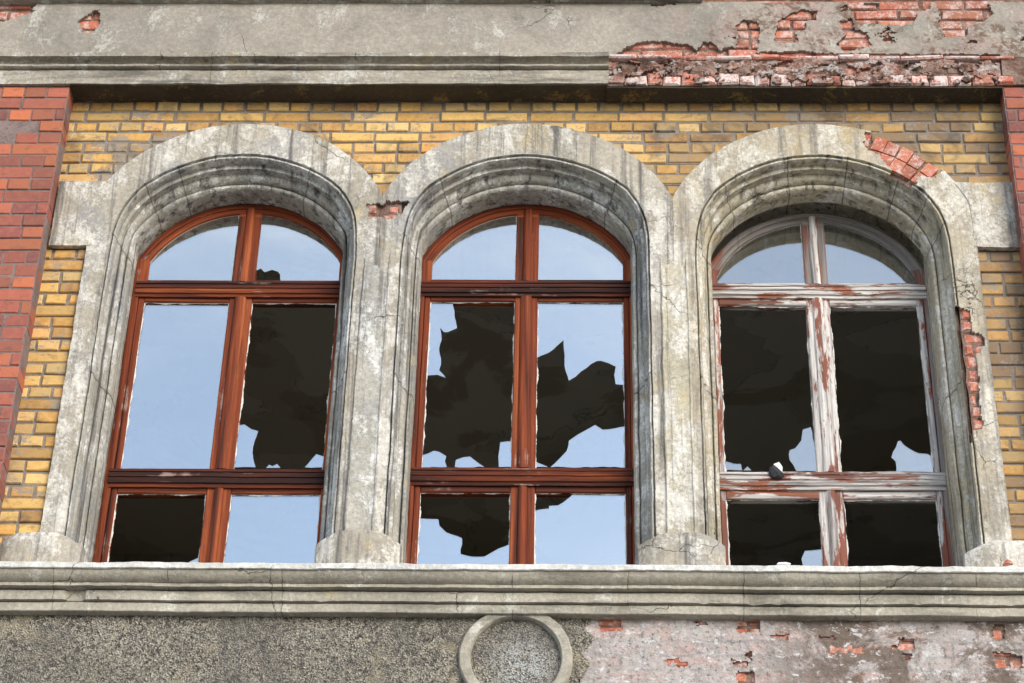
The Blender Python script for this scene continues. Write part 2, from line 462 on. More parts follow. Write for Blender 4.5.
# peeling room ceiling and walls
g = G('peeling_room_paint')
n1 = g.noise(0.9, 7, 0.56, 0.5)
n2 = g.noise(1.2, 7, 0.56, 0.6, vec=g.vscale(1, 1, 1, (4, 4, 4)))
c = g.mix(g.step(n1, 0.485, 0.525), (0.56, 0.53, 0.47), (0.47, 0.44, 0.375))
c = g.mix(g.step(n2, 0.55, 0.59), c, (0.40, 0.36, 0.285))
c = g.mix(g.math('MULTIPLY', g.step(g.math('ABSOLUTE', g.math('SUBTRACT', n1, 0.5)), 0.0, 0.004, 1, 0), 0.5), c, (0.12, 0.11, 0.09))
MAT['room'] = g.done(c, g.bump(g.math('ADD', g.step(n1, 0.5, 0.515), n2), 0.4, 0.02))


# ------------------------------------------------------------------ mesh helper
class MB:
    def __init__(s):
        s.v, s.f, s.mi, s.r = [], [], [], []

    def vert(s, p):
        s.v.append(tuple(p))
        return len(s.v) - 1

    def face(s, idx, mi=0, r=(0.5, 0.5, 0.5)):
        s.f.append(tuple(idx))
        s.mi.append(mi)
        s.r.append(r)

    def quad(s, a, b, c, d, mi=0, r=(0.5, 0.5, 0.5)):
        s.face([s.vert(p) for p in (a, b, c, d)], mi, r)

    def box(s, x0, x1, y0, y1, z0, z1, mi=0, r=None, bev=0.0, cuts=None):
        """box seen from -Y, front edges chamfered; cuts = extra stations along the long side"""
        r = r or (R_(), R_(), R_())
        b = min(bev, (x1 - x0) * .3, (z1 - z0) * .3)
        f = [(x0 + b, y0, z0 + b), (x1 - b, y0, z0 + b), (x1 - b, y0, z1 - b), (x0 + b, y0, z1 - b)]
        k = [(x0, y0 + b, z0), (x1, y0 + b, z0), (x1, y0 + b, z1), (x0, y0 + b, z1)]
        q = [(x0, y1, z0), (x1, y1, z0), (x1, y1, z1), (x0, y1, z1)]
        F, K, Q = [[s.vert(p) for p in L] for L in (f, k, q)]
        s.face(F, mi, r)
        for i in range(4):
            j = (i + 1) % 4
            if b > 0:
                s.face((K[i], K[j], F[j], F[i]), mi, r)
            s.face((Q[i], Q[j], K[j], K[i]), mi, r)
        s.face(Q[::-1], mi, r)

    def extrude_x(s, prof, xs, mi=0, off=None, caps=True, hole=None):
        """prof = closed list of (y, z); xs = stations; off(x, i) moves a profile point"""
        n = len(prof)
        ring = []
        for x in xs:
            ring.append([s.vert((x, *(off(x, i, y, z) if off else (y, z)))) for i, (y, z) in enumerate(prof)])
        for a, b, x in zip(ring, ring[1:], xs):
            for i in range(n):
                j = (i + 1) % n
                s.face((a[i], b[i], b[j], a[j]), mi)
        if caps:
            s.face(ring[0], mi)
            s.face(ring[-1][::-1], mi)

    def build(s, name, mats, parent=None, rough=None, smooth=None, label=None, merge=False):
        me = bpy.data.meshes.new(name)
        V = s.v
        if rough:
            out = []
            for p in V:
                q = Vector(p)
                for amp, fr in rough:
                    q += amp * noise.noise_vector(q * fr)
                out.append(q)
            V = out
        V = [(p[0] + lean(p[0], p[2]), p[1], p[2]) for p in V]
        me.from_pydata(V, [], s.f)
        if not isinstance(mats, (list, tuple)):
            mats = [mats]
        for m in mats:
            me.materials.append(MAT[m])
        me.polygons.foreach_set('material_index', s.mi)
        ca = me.color_attributes.new('rnd', 'FLOAT_COLOR', 'CORNER')
        buf = []
        for p, r in zip(me.polygons, s.r):
            buf.extend((*r, 1.0) * p.loop_total)
        ca.data.foreach_set('color', buf)
        if smooth:
            me.polygons.foreach_set('use_smooth', [True] * len(me.polygons))
            me.set_sharp_from_angle(angle=radians(smooth))
        me.update()
        o = bpy.data.objects.new(name, me)
        COL.objects.link(o)
        if parent:
            o.parent = parent
        if label:
            o['label'] = label
        return o


def empty(name, parent=None, loc=(0, 0, 0)):
    o = bpy.data.objects.new(name, None)
    o.location = loc
    o.empty_display_size = 0.3
    COL.objects.link(o)
    if parent:
        o.parent = parent
    return o


def frange(a, b, st):
    n = max(1, int(round((b - a) / st)))
    return [a + (b - a) * i / n for i in range(n + 1)]


def inside(poly, x, z):
    r = False
    for i in range(len(poly)):
        x1, z1 = poly[i]
        x2, z2 = poly[i - 1]
        if (z1 > z) != (z2 > z) and x < (x2 - x1) * (z - z1) / (z2 - z1) + x1:
            r = not r
    return r


def jag(x, z, amp=0.012, fr=28):
    v = noise.noise_vector(Vector((x * fr, 3.1, z * fr))) * amp
    w = noise.noise_vector(Vector((x * fr * 2.7, 9.1, z * fr * 2.7))) * amp * .5
    return x + v.x + w.x, z + v.z + w.z


def polys(Y, *lists):
    """measured outlines of broken patches -> metres on the plane Y"""
    return [[at(px, py, Y) for px, py in L] for L in lists]


def in_any(P, x, z):
    x, z = jag(x, z)
    return any(inside(p, x, z) for p in P)


def crop(ox, oy, s, *pts):
    return [(ox + a / s, oy + b / s) for a, b in pts]


# ------------------------------------------------------------------ shared dimensions
CX = (-1.89, -0.268, 1.37)          # centres of the three stone openings
ZC = 9.37                           # centre height of the arches
Z0 = 7.46                           # foot of the surrounds
BAND_Y = -0.03


def path(cx, a, Rr, z0, zc=ZC, dv=0.03, na=90):
    """up the left jamb, over the arch, down the right jamb"""
    zk = zc + sqrt(max(0.0, Rr * Rr - a * a))
    nv = max(1, int((ZC + 0.3 - z0) / dv))
    P = [(cx - a, z0 + (zk - z0) * i / nv) for i in range(nv)]
    t0 = math.atan2(zk - zc, -a)
    t1 = math.atan2(zk - zc, a)
    P += [(cx + Rr * cos(t0 + (t1 - t0) * i / na), zc + Rr * sin(t0 + (t1 - t0) * i / na)) for i in range(na + 1)]
    P += [(cx + a, zk + (z0 - zk) * (i + 1) / nv) for i in range(nv)]
    if a > .60 and dv <= .03:                     # the outer members turn the corner in a softer bend
        wn = 14 if dv > .015 else 24
        it = int((6 + 140 * min(1.0, (a - .60) / .06)) * (1 if dv > .015 else 2.6))
        for _ in range(it):
            for c0 in (nv, nv + na):
                lo, hi = c0 - wn, c0 + wn + 1
                seg = P[lo:hi]
                for q in range(1, len(seg) - 1):
                    P[lo + q] = tuple(.25 * seg[q - 1][e] + .5 * seg[q][e] + .25 * seg[q + 1][e] for e in (0, 1))
    return P


def path_a(row, cx):
    return abs(row[0][1] - cx)


def sweep(mb, cx, prof, z0, hole=None, mi=0, dv=0.03, na=90, closed=False, joints=()):
    rows = []
    for a, Rr, Y in prof:
        rows.append([(mb.vert((x, Y, z)), x, z) for x, z in path(cx, a, Rr, z0, dv=dv, na=na)])
    pairs = list(zip(rows, rows[1:]))
    if closed:
        pairs.append((rows[-1], rows[0]))
    for A, B in pairs:
        for i in range(len(A) - 1):
            if hole and path_a(A, cx) > (.685 if cx > 1 else .671):
                xm = (A[i][1] + B[i + 1][1]) / 2
                zm = (A[i][2] + B[i + 1][2]) / 2
                ym = (mb.v[A[i][0]][1] + mb.v[B[i][0]][1]) / 2
                tt = (BAND_Y - CAM.y) / (ym - CAM.y)        # measured outlines lie on the front plane
                xm, zm = CAM.x + (xm - CAM.x) * tt, CAM.z + (zm - CAM.z) * tt
                if in_any(hole, xm, zm):
                    continue
            mb.face((A[i][0], A[i + 1][0], B[i + 1][0], B[i][0]), mi, (0, 0, 0) if i in joints else (.5, .5, .5))


def halfw(z, off):
    a, Rr = 0.69 + off, 0.792 + off
    zk = ZC + sqrt(Rr * Rr - a * a)
    if z < zk:
        return a
    d = Rr * Rr - (z - ZC) ** 2
    return sqrt(d) if d > 0 else 0.0


def minus_openings(xa, xb, za, zb, off=0.055):
    segs = [(xa, xb)]
    for cx in CX:
        w = max(halfw(za, off), halfw(zb, off))
        if w <= 0 or zb < 7.3:
            continue
        out = []
        for a, b in segs:
            if b <= cx - w or a >= cx + w:
                out.append((a, b))
            else:
                if a < cx - w:
                    out.append((a, cx - w))
                if b > cx + w:
                    out.append((cx + w, b))
        segs = out
    return segs


def brickwork(mb, x0, x1, z0, z1, y, course, stretcher, joint=0.0135, depth=0.03, mi=0, mi_m=1, openings=False,
              bond='english', bev=0.005, jy=0.002, lost=0.0, mortar_y=0.009, phase=0.0, skip=None):
    row = 0
    z = z0
    while z < z1 - 0.01:
        zt = min(z + course, z1)
        header = (row % 2 == 0) if bond == 'english' else False
        L = stretcher / 2 if header else stretcher
        x = x0 - (U_(0, 0.02) + (L * 0.5 if (row % 4 >= 2 or bond == 'half' and row % 2) else 0)) - phase
        for a, b in (minus_openings(x0, x1, z, zt) if openings else [(x0, x1)]):
            if b - a > 0.01:
                mb.quad((a, y + mortar_y, z), (b, y + mortar_y, z), (b, y + mortar_y, zt), (a, y + mortar_y, zt), mi_m)
        while x < x1:
            xa, xb = max(x, x0), min(x + L, x1)
            x += L
            if xb - xa < 0.03 or R_() < lost or (skip and inside(skip, (xa + xb) / 2, (z + zt) / 2)):
                continue
            for a, b in (minus_openings(xa, xb, z, zt) if openings else [(xa, xb)]):
                if b - a < 0.025:
                    continue
                j = joint / 2
                yy = y + U_(-jy, jy)
                mb.box(a + j * U_(.7, 1.5), b - j * U_(.7, 1.5), yy, yy + depth, z + j * U_(.7, 1.4), zt - j * U_(.7, 1.4), mi, bev=bev)
        z = zt
        row += 1


def crust(mb, x0, x1, z0, z1, y, back, hole, res=0.0075, mi=0, disp=None):
    """a skin of render of real thickness with broken-out patches"""
    nx, nz = int((x1 - x0) / res), int((z1 - z0) / res)
    idx = {}
    keep = [[not hole(x0 + (i + .5) * res, z0 + (j + .5) * res) for j in range(nz)] for i in range(nx)]

    def vf(i, j, layer):
        k = (i, j, layer)
        if k not in idx:
            x, z = x0 + i * res, z0 + j * res
            yy = y + (disp(x, z) if disp else 0)
            idx[k] = mb.vert((x, yy if layer == 0 else back, z))
        return idx[k]
    for i in range(nx):
        for j in range(nz):
            if not keep[i][j]:
                continue
            mb.face((vf(i, j, 0), vf(i + 1, j, 0), vf(i + 1, j + 1, 0), vf(i, j + 1, 0)), mi)
            for di, dj, e in ((-1, 0, ((i, j + 1), (i, j))), (1, 0, ((i + 1, j), (i + 1, j + 1))), (0, -1, ((i, j), (i + 1, j))), (0, 1, ((i + 1, j + 1), (i, j + 1)))):
                a, b = i + di, j + dj
                if 0 <= a < nx and 0 <= b < nz and keep[a][b]:
                    continue
                (p, q), (r, s) = e
                mb.face((vf(p, q, 0), vf(p, q, 1), vf(r, s, 1), vf(r, s, 0)), mi)


# ================================================================== the building
B = empty('building', loc=(0, 0, 0))
B['label'] = 'old brick and plaster house front with three broken arched windows'
B['category'] = 'building'

# ---- yellow brick wall
mb = MB()
brickwork(mb, -2.95, 2.47, 7.44, 10.62, 0.0, 0.0765, 0.258, openings=True, jy=0.004)
mb.build('brick_wall', ['yellow', 'mortar'], B, rough=((0.004, 9), (0.003, 30), (0.0015, 60)), label='yellow brick wall with grey joints, duller at one end')

# ---- red pilasters
for x0, x1, lab in ((-4.6, -2.921, 'red brick pilaster with orange and purple bricks beside the intact glazed window'), (2.437, 4.4, 'red brick pilaster beside the bleached window')):
    mb = MB()
    y = -0.14
    brickwork(mb, x0, x1, 7.44, 10.572, y, 0.0845, 0.265, joint=0.009, depth=0.16, bev=0.004, jy=0.004, mortar_y=0.006, phase=0.03 if x0 < 0 else 0.0, bond='english', skip=polys(-.14, [(-40, 124), (24, 124), (24, 147), (-40, 147)])[0])
    xs = x1 - 0.006 if x0 < 0 else x0 + 0.006
    xo = x0 if x0 < 0 else x1
    mb.box(min(xs, xo), max(xs, xo), y + 0.012, 0.05, 7.44, 10.572, 1)
    mb.build('pilaster', ['red', 'mortar_red'], B, rough=((0.004, 8), (0.0015, 40)), label=lab)

# ---- broken patches, measured on the photo
P4 = lambda *p: crop(724, 0, 3.413, *p)
ARCH_HOLE = polys(BAND_Y, P4((480, 450), (560, 460), (660, 510), (760, 565), (720, 605), (660, 600), (655, 625), (600, 655), (555, 620), (575, 575), (525, 530), (475, 495)))
JAMB_HOLE = polys(BAND_Y, crop(900, 220, 3.795, (200, 325), (265, 345), (275, 420), (322, 440), (318, 480), (290, 510), (300, 620), (300, 690), (315, 760), (312, 790), (280, 800), (268, 860), (272, 910), (245, 920), (238, 850), (232, 690), (235, 580), (212, 450)))
REVEAL_HOLE_ = polys(BAND_Y, crop(900, 220, 3.795, (118, 125), (140, 135), (158, 215), (150, 265), (125, 290), (118, 230)))
GAP_HOLE = polys(BAND_Y, crop(340, 150, 6.827, (190, 365), (300, 370), (310, 340), (480, 345), (440, 400), (420, 430), (360, 470), (190, 455)))

# ---- arch surrounds: flat band + swept moulding + imposts + plinths
RY = [(.792, -.030), (.790, -.030), (.788, .006), (.784, .006), (.783, -.014), (.777, -.022), (.768, -.021), (.762, -.009), (.760, .012), (.759, .036), (.737, .036), (.735, .084),
      (.733, .084), (.722, .086), (.709, .094), (.700, .109), (.697, .126), (.696, .144), (.691, .144), (.690, .124), (.684, .117), (.668, .117), (.660, .125), (.657, .141), (.655, .165), (.655, .170)]
PROF = [(.59 + (r - .655) * .73, r, y) for r, y in RY] + [(.590, .655, .25), (.590, .655, .34), (.590, .655, .47), (.95, 1.0, .47)]
OUT_L = (0.812, CX[1] - (CX[0] + CX[1]) / 2, CX[2] - (CX[1] + CX[2]) / 2)
OUT_R = ((CX[1] - CX[0]) / 2, (CX[2] - CX[1]) / 2, 0.838)
LABS = ('grey arched plaster surround of the red window beside the red and orange pilaster', 'grey arched plaster surround of the middle window',
        'pale arched plaster surround with exposed red brick voussoirs')


def band_outer(cx, ol, orr, n_v, n_a):
    zc, Rr = 9.489, 0.893
    zl = zc + sqrt(Rr * Rr - ol * ol)
    zr = zc + sqrt(Rr * Rr - orr * orr)
    P = [(cx - ol, Z0 + (zl - Z0) * i / n_v) for i in range(n_v)]
    t0, t1 = math.atan2(zl - zc, -ol), math.atan2(zr - zc, orr)
    P += [(cx + Rr * cos(t0 + (t1 - t0) * i / n_a), zc + Rr * sin(t0 + (t1 - t0) * i / n_a)) for i in range(n_a + 1)]
    P += [(cx + orr, zr + (Z0 - zr) * (i + 1) / n_v) for i in range(n_v)]
    return P


for k, cx in enumerate(CX):
    holes = {0: GAP_HOLE, 1: GAP_HOLE, 2: ARCH_HOLE + JAMB_HOLE}[k]
    dv, na = 0.0125, 200
    wx = .014 if k == 2 else 0.0
    inner = path(cx, .690 + wx, .792, Z0, dv=dv, na=na)
    nv = (len(inner) - na - 1) // 2
    outer = band_outer(cx, OUT_L[k] - (0 if k == 0 else 0.001), OUT_R[k] - (0 if k == 2 else 0.001), nv, na)
    mb = MB()
    NR = 22
    grid = []
    for (xi, zi), (xo, zo) in zip(inner, outer):
        grid.append([(xi + (xo - xi) * t / NR, zi + (zo - zi) * t / NR) for t in range(NR + 1)])
    ids = [[mb.vert((x, BAND_Y, z)) for x, z in row] for row in grid]
    idb = [[mb.vert((x, 0.004 if holes else 0.0, z)) for x, z in row] for row in grid]
    kept = {}
    for i in range(len(grid) - 1):
        for t in range(NR):
            xm = (grid[i][t][0] + grid[i + 1][t + 1][0]) / 2
            zm = (grid[i][t][1] + grid[i + 1][t + 1][1]) / 2
            kept[i, t] = not in_any(holes, xm, zm)
    for (i, t), ok in kept.items():
        if not ok:
            continue
        mb.face((ids[i][t], ids[i + 1][t], ids[i + 1][t + 1], ids[i][t + 1]))
        for (a, b), (p, q) in (((i - 1, t), ((i, t), (i, t + 1))), ((i + 1, t), ((i + 1, t), (i + 1, t + 1))), ((i, t - 1), ((i, t), (i + 1, t))), ((i, t + 1), ((i, t + 1), (i + 1, t + 1)))):
            if not kept.get((a, b), False) and not (b < 0):
                mb.face((ids[p[0]][p[1]], ids[q[0]][q[1]], idb[q[0]][q[1]], idb[p[0]][p[1]]))
    sur = mb.build('arch_surround', 'stone' if k < 2 else 'stone_cream', B, rough=((0.004, 5), (0.0025, 22), (0.0015, 60)), smooth=40, label=LABS[k])
    mb = MB()
    PR = PROF if k < 2 else PROF[:26] + [(.590, .655, .235), (.5905, .76, .240), (.5905, .76, .47), (.95, 1.0, .47)]
    PR = [(a + wx, r, y) for a, r, y in PR]
    sweep(mb, cx, PR, Z0, hole=(ARCH_HOLE + JAMB_HOLE if k == 2 else GAP_HOLE), dv=0.0125, na=200,
          joints={nv + int(200 * f) for f in ((.14, .27, .74), (.18, .83), (.16, .40, .60, .78, .90))[k]} | {nv - 12, 92, len(inner) - 14 - (nv - 14), len(inner) - 95})
    mb.build('moulding', 'mould' if k < 2 else 'mould_pale', sur, rough=((0.004, 5), (0.002, 25), (0.0012, 70)), smooth=35)

# impost blocks at the two ends
for x0, x1, lab in ((-2.912, -2.60, 'impost block beside the red and orange pilaster'), (2.09, 2.445, 'impost block beside the bleached window')):
    mb = MB()
    cxk, sgn = (CX[0], -1) if x0 < 0 else (CX[2], 1)
    xe = x0 if x0 < 0 else x1
    # L-shaped patch between the band's outer edge and the pilaster
    zs = frange(9.503, 9.955, 0.02)
    ii, jj = [], []
    for z in zs:
        a = (0.812 if sgn < 0 else 0.838)
        d = 0.893 ** 2 - (z - 9.489) ** 2
        w = min(a, sqrt(d)) - 0.012
        rowv = [cxk + sgn * w + (xe - cxk - sgn * w) * t / 8 for t in range(9)]
        ii.append([mb.vert((x, BAND_Y - 0.004, z)) for x in rowv])
        jj.append([mb.vert((x, 0.0, z)) for x in rowv])
    n = len(zs) - 1
    for i in range(n):
        for t in range(8):
            mb.face((ii[i][t], ii[i][t + 1], ii[i + 1][t + 1], ii[i + 1][t]))
        for t in (0, 8):
            mb.face((ii[i][t], ii[i + 1][t], jj[i + 1][t], jj[i][t]))
    for t in range(8):
        mb.face((ii[0][t], jj[0][t], jj[0][t + 1], ii[0][t + 1]))
        mb.face((ii[n][t], ii[n][t + 1], jj[n][t + 1], jj[n][t]))
    mb.build('impost_block', 'stone', B, rough=((0.004, 6), (0.0025, 25)), smooth=40, label=lab)

# raised strip on each pier between the windows
for xm, lab in (((CX[0] + CX[1]) / 2, 'grey streaked pier between red windows'), ((CX[1] + CX[2]) / 2, 'pale flaking pier next to the bleached window')):
    mb = MB()
    zs = frange(Z0, 9.60, 0.02)
    pr = [(-.078, -.02), (-.078, -.034), (-.072, -.044), (-.066, -.044), (-.062, -.036), (.062, -.036), (.066, -.044), (.072, -.044), (.078, -.034), (.078, -.02)]
    rows = [[mb.vert((xm + a, y + .022 * min(1, max(0, (z - 9.30) / .28)), z)) for a, y in pr] for z in zs]
    for A, Bq in zip(rows, rows[1:]):
        for i in range(len(pr) - 1):
            mb.face((A[i], A[i + 1], Bq[i + 1], Bq[i]))
    mb.face(rows[-1])
    mb.build('pier_strip', 'mould' if xm < 0 else 'mould_pale', B, rough=((0.004, 5), (0.0025, 25), (0.0015, 70)), smooth=35, label=lab)


# plinth blocks under the jambs and piers
def plinth(x0, x1, label, ztop=7.70):
    mb = MB()
    ns = 24
    cols = []
    xc, hw = (x0 + x1) / 2, (x1 - x0) / 2
    for i in range(ns + 1):
        x = x0 + (x1 - x0) * i / ns
        u = abs(x - xc) / hw
        yf = -0.062 + 0.16 * max(0, u - 0.42) ** 1.6
        zt = ztop - 0.07 * max(0, u - 0.35) ** 1.3
        cols.append([mb.vert(p) for p in ((x, yf, Z0 - .02), (x, yf, zt - 0.05), (x, yf + 0.012, zt - 0.02), (x, yf + 0.06, zt), (x, 0.17, zt + 0.02))])
    for A, Bq in zip(cols, cols[1:]):
        for i in range(4):
            mb.face((A[i], Bq[i], Bq[i + 1], A[i + 1]))
    mb.face(cols[0][::-1])
    mb.face(cols[-1])
    mb.build('plinth', 'stone', B, rough=((0.006, 5), (0.003, 22)), smooth=40, label=label)


plinth(CX[0] + .600, CX[1] - .600, 'rounded plinth of the pier between red windows')
plinth(CX[1] + .600, CX[2] - .600, 'rounded plinth of the pier next to the bleached window')
plinth(-2.93, CX[0] - .600, 'rounded plinth beside the red and orange pilaster', 7.68)
plinth(CX[2] + .600, 2.46, 'squared plinth beside the bleached window', 7.66)

# exposed brick in the broken arch, jamb and pier head
ex = empty('exposed_brickwork', B)
mb = MB()
for t in range(28, 82, 5):
    th = radians(t + U_(-.4, .4))
    sb = sin(th) * .119
    rb = sb + sqrt(.893 ** 2 - .119 ** 2 + sb * sb)
    for r0, r1, yy in ((.771, .80, .014), (.805, (.805 + rb) / 2, -.014), ((.805 + rb) / 2, rb - .004, -.014)):
        w = 0.034
        r = (R_(), R_(), R_())
        er, et = Vector((cos(th), 0, sin(th))), Vector((-sin(th), 0, cos(th)))
        o = Vector((CX[2], 0, ZC))
        yy += U_(-.004, .004)
        F = [o + er * a + et * b + Vector((0, yy, 0)) for a, b in ((r0, -w), (r1 - .006, -w * 1.06), (r1 - .006, w * 1.06), (r0, w))]
        Q = [p + Vector((0, .05, 0)) for p in F]
        fi = [mb.vert(p) for p in F]
        qi = [mb.vert(p) for p in Q]
        mb.face(fi, 0, r)
        for i in range(4):
            j = (i + 1) % 4
            mb.face((fi[i], fi[j], qi[j], qi[i]), 0, r)
    # mortar bed behind
th0, th1 = radians(25), radians(83)
pts = [(CX[2] + rr * cos(t), ZC + rr * sin(t)) for rr, ts in ((.765, (0, 1)), (.93, (1, 0))) for t in [th0 + (th1 - th0) * q for q in ((0, .25, .5, .75, 1) if ts[0] == 0 else (1, .75, .5, .25, 0))]]
mb.face([mb.vert((x, 0.012, z)) for x, z in pts], 1)
for i in range(20):
    a, b = radians(25 + i * 3), radians(28 + i * 3)
    for r0, r1, y0_, y1_ in ((.70, .80, .118, .020),):
        mb.face([mb.vert(p) for p in ((CX[2] + r0 * cos(a), y0_, ZC + r0 * sin(a)), (CX[2] + r1 * cos(a), y1_ + .004, ZC + r1 * sin(a)), (CX[2] + r1 * cos(b), y1_ + .004, ZC + r1 * sin(b)), (CX[2] + r0 * cos(b), y0_, ZC + r0 * sin(b)))], 1)
mb.build('arch_brick', ['core', 'rubble'], ex, rough=((0.005, 30), (0.002, 80)))
mb = MB()
CORE = [(a + .028, r + .028, y + .042) for a, r, y in PROF[:26]]
sweep(mb, CX[2], [(a + .014, r, y) for a, r, y in CORE], Z0, dv=.04, na=60)
sweep(mb, CX[0], CORE, 9.4, dv=.04, na=60)
sweep(mb, CX[1], CORE, 9.4, dv=.04, na=60)
mb.build('mortar_core', 'rubble', ex, rough=((.006, 18),), smooth=50)
mb = MB()
brickwork(mb, CX[2] + .681, CX[2] + .703, 8.0, 9.40, 0.010, 0.079, 0.25, depth=.03, mi_m=1, jy=.004, bev=.006)
brickwork(mb, CX[2] + .704, CX[2] + .828, 8.0, 9.40, -0.014, 0.079, 0.25, depth=.03, mi_m=1, jy=.005, bev=.010)
mb.build('jamb_brick', ['core', 'rubble'], ex, rough=((0.007, 22), (0.003, 70)))
mb = MB()
brickwork(mb, -1.195, -.965, 9.60, 9.86, -0.014, 0.07, 0.13, depth=.03, mi_m=1, jy=.008, bev=.01, lost=.2)
mb.build('pier_brick', ['core', 'rubble'], ex, rough=((0.008, 22), (0.003, 70)))

# ---- cornice: moulded run up to the break, then bare bricks
XB = 0.20
prof = [(0.03, 10.577), (-.16, 10.573), (-.16, 10.670), (-.157, 10.674), (-.128, 10.675), (-.128, 10.686), (-.168, 10.687), (-.177, 10.692), (-.178, 10.702), (-.172, 10.709), (-.150, 10.711),
        (-.148, 10.718), (-.150, 10.729), (-.160, 10.739), (-.176, 10.744), (-.2, 10.746), (-.202, 10.776), (-.195, 10.781), (-.15, 10.792), (0.03, 10.80)]
mb = MB()
# solid strips from front to back so the cap at the break stays planar
xs = frange(-4.6, XB, 0.03)
mb.extrude_x(prof, xs)
mb.build('cornice', 'cornice', B, rough=((0.004, 4), (0.0025, 20), (0.0012, 70)), smooth=30, label='moulded plaster cornice, sound up to the broken stretch')
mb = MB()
mb.extrude_x([(-.154, 10.5655), (-.004, 10.5685), (-.004, 10.5735), (-.154, 10.5705)], frange(-2.919, XB - .012, .04))  # dark sheet under the moulded run: soot plus painted-in shade
mb.build('cornice_soffit', 'soffit', B, rough=((0.002, 8),), label='underside of the moulded cornice, coloured dark for soot and shade')
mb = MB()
mb.extrude_x([(-.142, 10.556), (-.004, 10.560), (-.004, 10.566), (-.142, 10.566)], frange(XB - .012, 2.436, .04))  # same soot and painted-in shade below the bare bricks
mb.build('cornice_soffit', 'soffit', B, rough=((0.004, 12),), label='underside of the broken stretch of the cornice, coloured dark for soot and shade')
mb = MB()
x = XB - 0.01
while x < 2.46:
    w = U_(.10, .135) if R_() < .7 else U_(.06, .09)
    y = -.155 + U_(-.006, .008)
    mb.box(x + .004, x + w - .003, y, 0.03, 10.573 + U_(-.004, .004), 10.652 + U_(-.014, .008), 2 if R_() < .75 else 0, bev=.012)
    x += w
x = XB - 0.01
while x < 2.40:
    w = U_(.12, .25)
    y = -.132 + U_(-.018, .02)
    mb.box(x + .004, x + w - .004, y, 0.03, 10.660, 10.752 + U_(-.02, .0), 0 if R_() < .28 else 1, bev=.016)
    x += w
x = XB - 0.13
while x < 2.46:
    w = U_(.11, .26)
    y = -.160 + U_(-.008, .006)
    mb.box(x + .003, x + w - .003, y, 0.03, 10.764, 10.79 + U_(-.004, .006), 0 if R_() < .6 else 2, bev=.009)
    x += w
mb.box(XB, 2.46, -.125, 0.03, 10.60, 10.78, 1)
mb.box(2.45, 4.4, -.15, 0.03, 10.573, 10.79, 1)
mb.build('stripped_cornice', ['core', 'rubble', 'core_lime'], B, rough=((0.010, 13), (0.006, 38), (0.003, 90)), label='broken stretch of the cornice with bare pink bricks')

mb = MB()
dsp = lambda x, z: .016 * noise.fractal(Vector((x * 11, 2, z * 15)), .8, 2.1, 4)
crust(mb, XB, 2.44, 10.645, 10.768, -.146, -.09, lambda x, z: noise.fractal(Vector((x * 8, 7, z * 11)), .8, 2.1, 5) > .16, res=.0075, disp=dsp)
crust(mb, XB, 2.44, 10.574, 10.66, -.164, -.12, lambda x, z: noise.fractal(Vector((x * 9, 17, z * 9)), .8, 2.1, 5) > -.2, res=.0075, disp=lambda x, z: .5 * dsp(x, z))
mb.build('eroded_crust', 'eroded', B, smooth=60, label='crumbling brown and white crust on the broken stretch of the cornice')

# ---- frieze above: render skin over red brick, broken out in patches
mb = MB()
brickwork(mb, -4.6, 4.4, 10.78, 11.42, -0.133, 0.077, 0.25, bond='half', depth=.03, mi_m=1, jy=.007, bev=.006)
mb.build('frieze_brick', ['core', 'rubble'], B, rough=((0.006, 14), (0.003, 50)), label='red bricks under the broken plaster of the frieze')
FY = -.15
FH = polys(FY,
           [(-30, -14), (24, -10), (36, 3), (33, 12), (20, 16), (10, 21), (-4, 22), (-30, 20)],
           [(78, 22), (88, 14), (99, 9), (101, 22), (94, 32), (83, 33)],
           [(600, 62), (618, 54), (628, 46), (640, 42), (664, 41), (688, 44), (697, 50), (703, 42), (714, 43), (720, 51), (731, 45), (742, 50), (760, 52), (800, 51), (830, 53), (1000, 54), (1000, 66), (600, 66)],
           [(735, 26), (744, 20), (757, 21), (760, 32), (757, 52), (735, 50), (739, 38)],
           [(793, 12), (804, 9), (818, 11), (816, 20), (806, 22), (806, 30), (797, 32), (798, 42), (774, 42), (776, 30), (779, 21)],
           [(838, 22), (852, 18), (856, 30), (868, 32), (872, 46), (846, 52), (836, 44), (846, 34)],
           [(851, -6), (866, 4), (890, 2), (932, -6), (930, 9), (918, 12), (914, 22), (902, 26), (880, 24), (856, 22), (848, 8)],
           [(932, -6), (980, -6), (990, 6), (993, 14), (984, 22), (968, 24), (968, 36), (946, 37), (940, 24), (940, 12)])
mb = MB()
crust(mb, -3.75, 3.0, 10.782, 11.21, FY, -.118, lambda x, z: in_any(FH, x, z) or (x > .45 and noise.fractal(Vector((x * 4.2, 3, z * 7)), .8, 2.2, 6) + .55 * noise.noise(Vector((x * 1.3, 0, z * 1.5))) > .62), res=0.0075,
      disp=lambda x, z: 0.006 * noise.noise(Vector((x * 3, 1, z * 3))) + .002 * noise.noise(Vector((x * 20, 1, z * 20))))
mb.build('frieze_plaster', 'frieze', B, smooth=40, label='plain grey plaster frieze, broken out in patches at one end')
mb = MB()
mb.extrude_x([(0.0, 11.196), (-.185, 11.205), (-.19, 11.26), (-.21, 11.30), (-.21, 11.42), (0.0, 11.42)], frange(-4.6, 0.75, .05))
mb.build('upper_moulding', 'cornice', B, rough=((0.004, 5),), smooth=30)
mb = MB()
mb.box(-4.6, 4.4, -.16, .1, 11.42, 13.2)
mb.build('parapet', 'frieze', B)

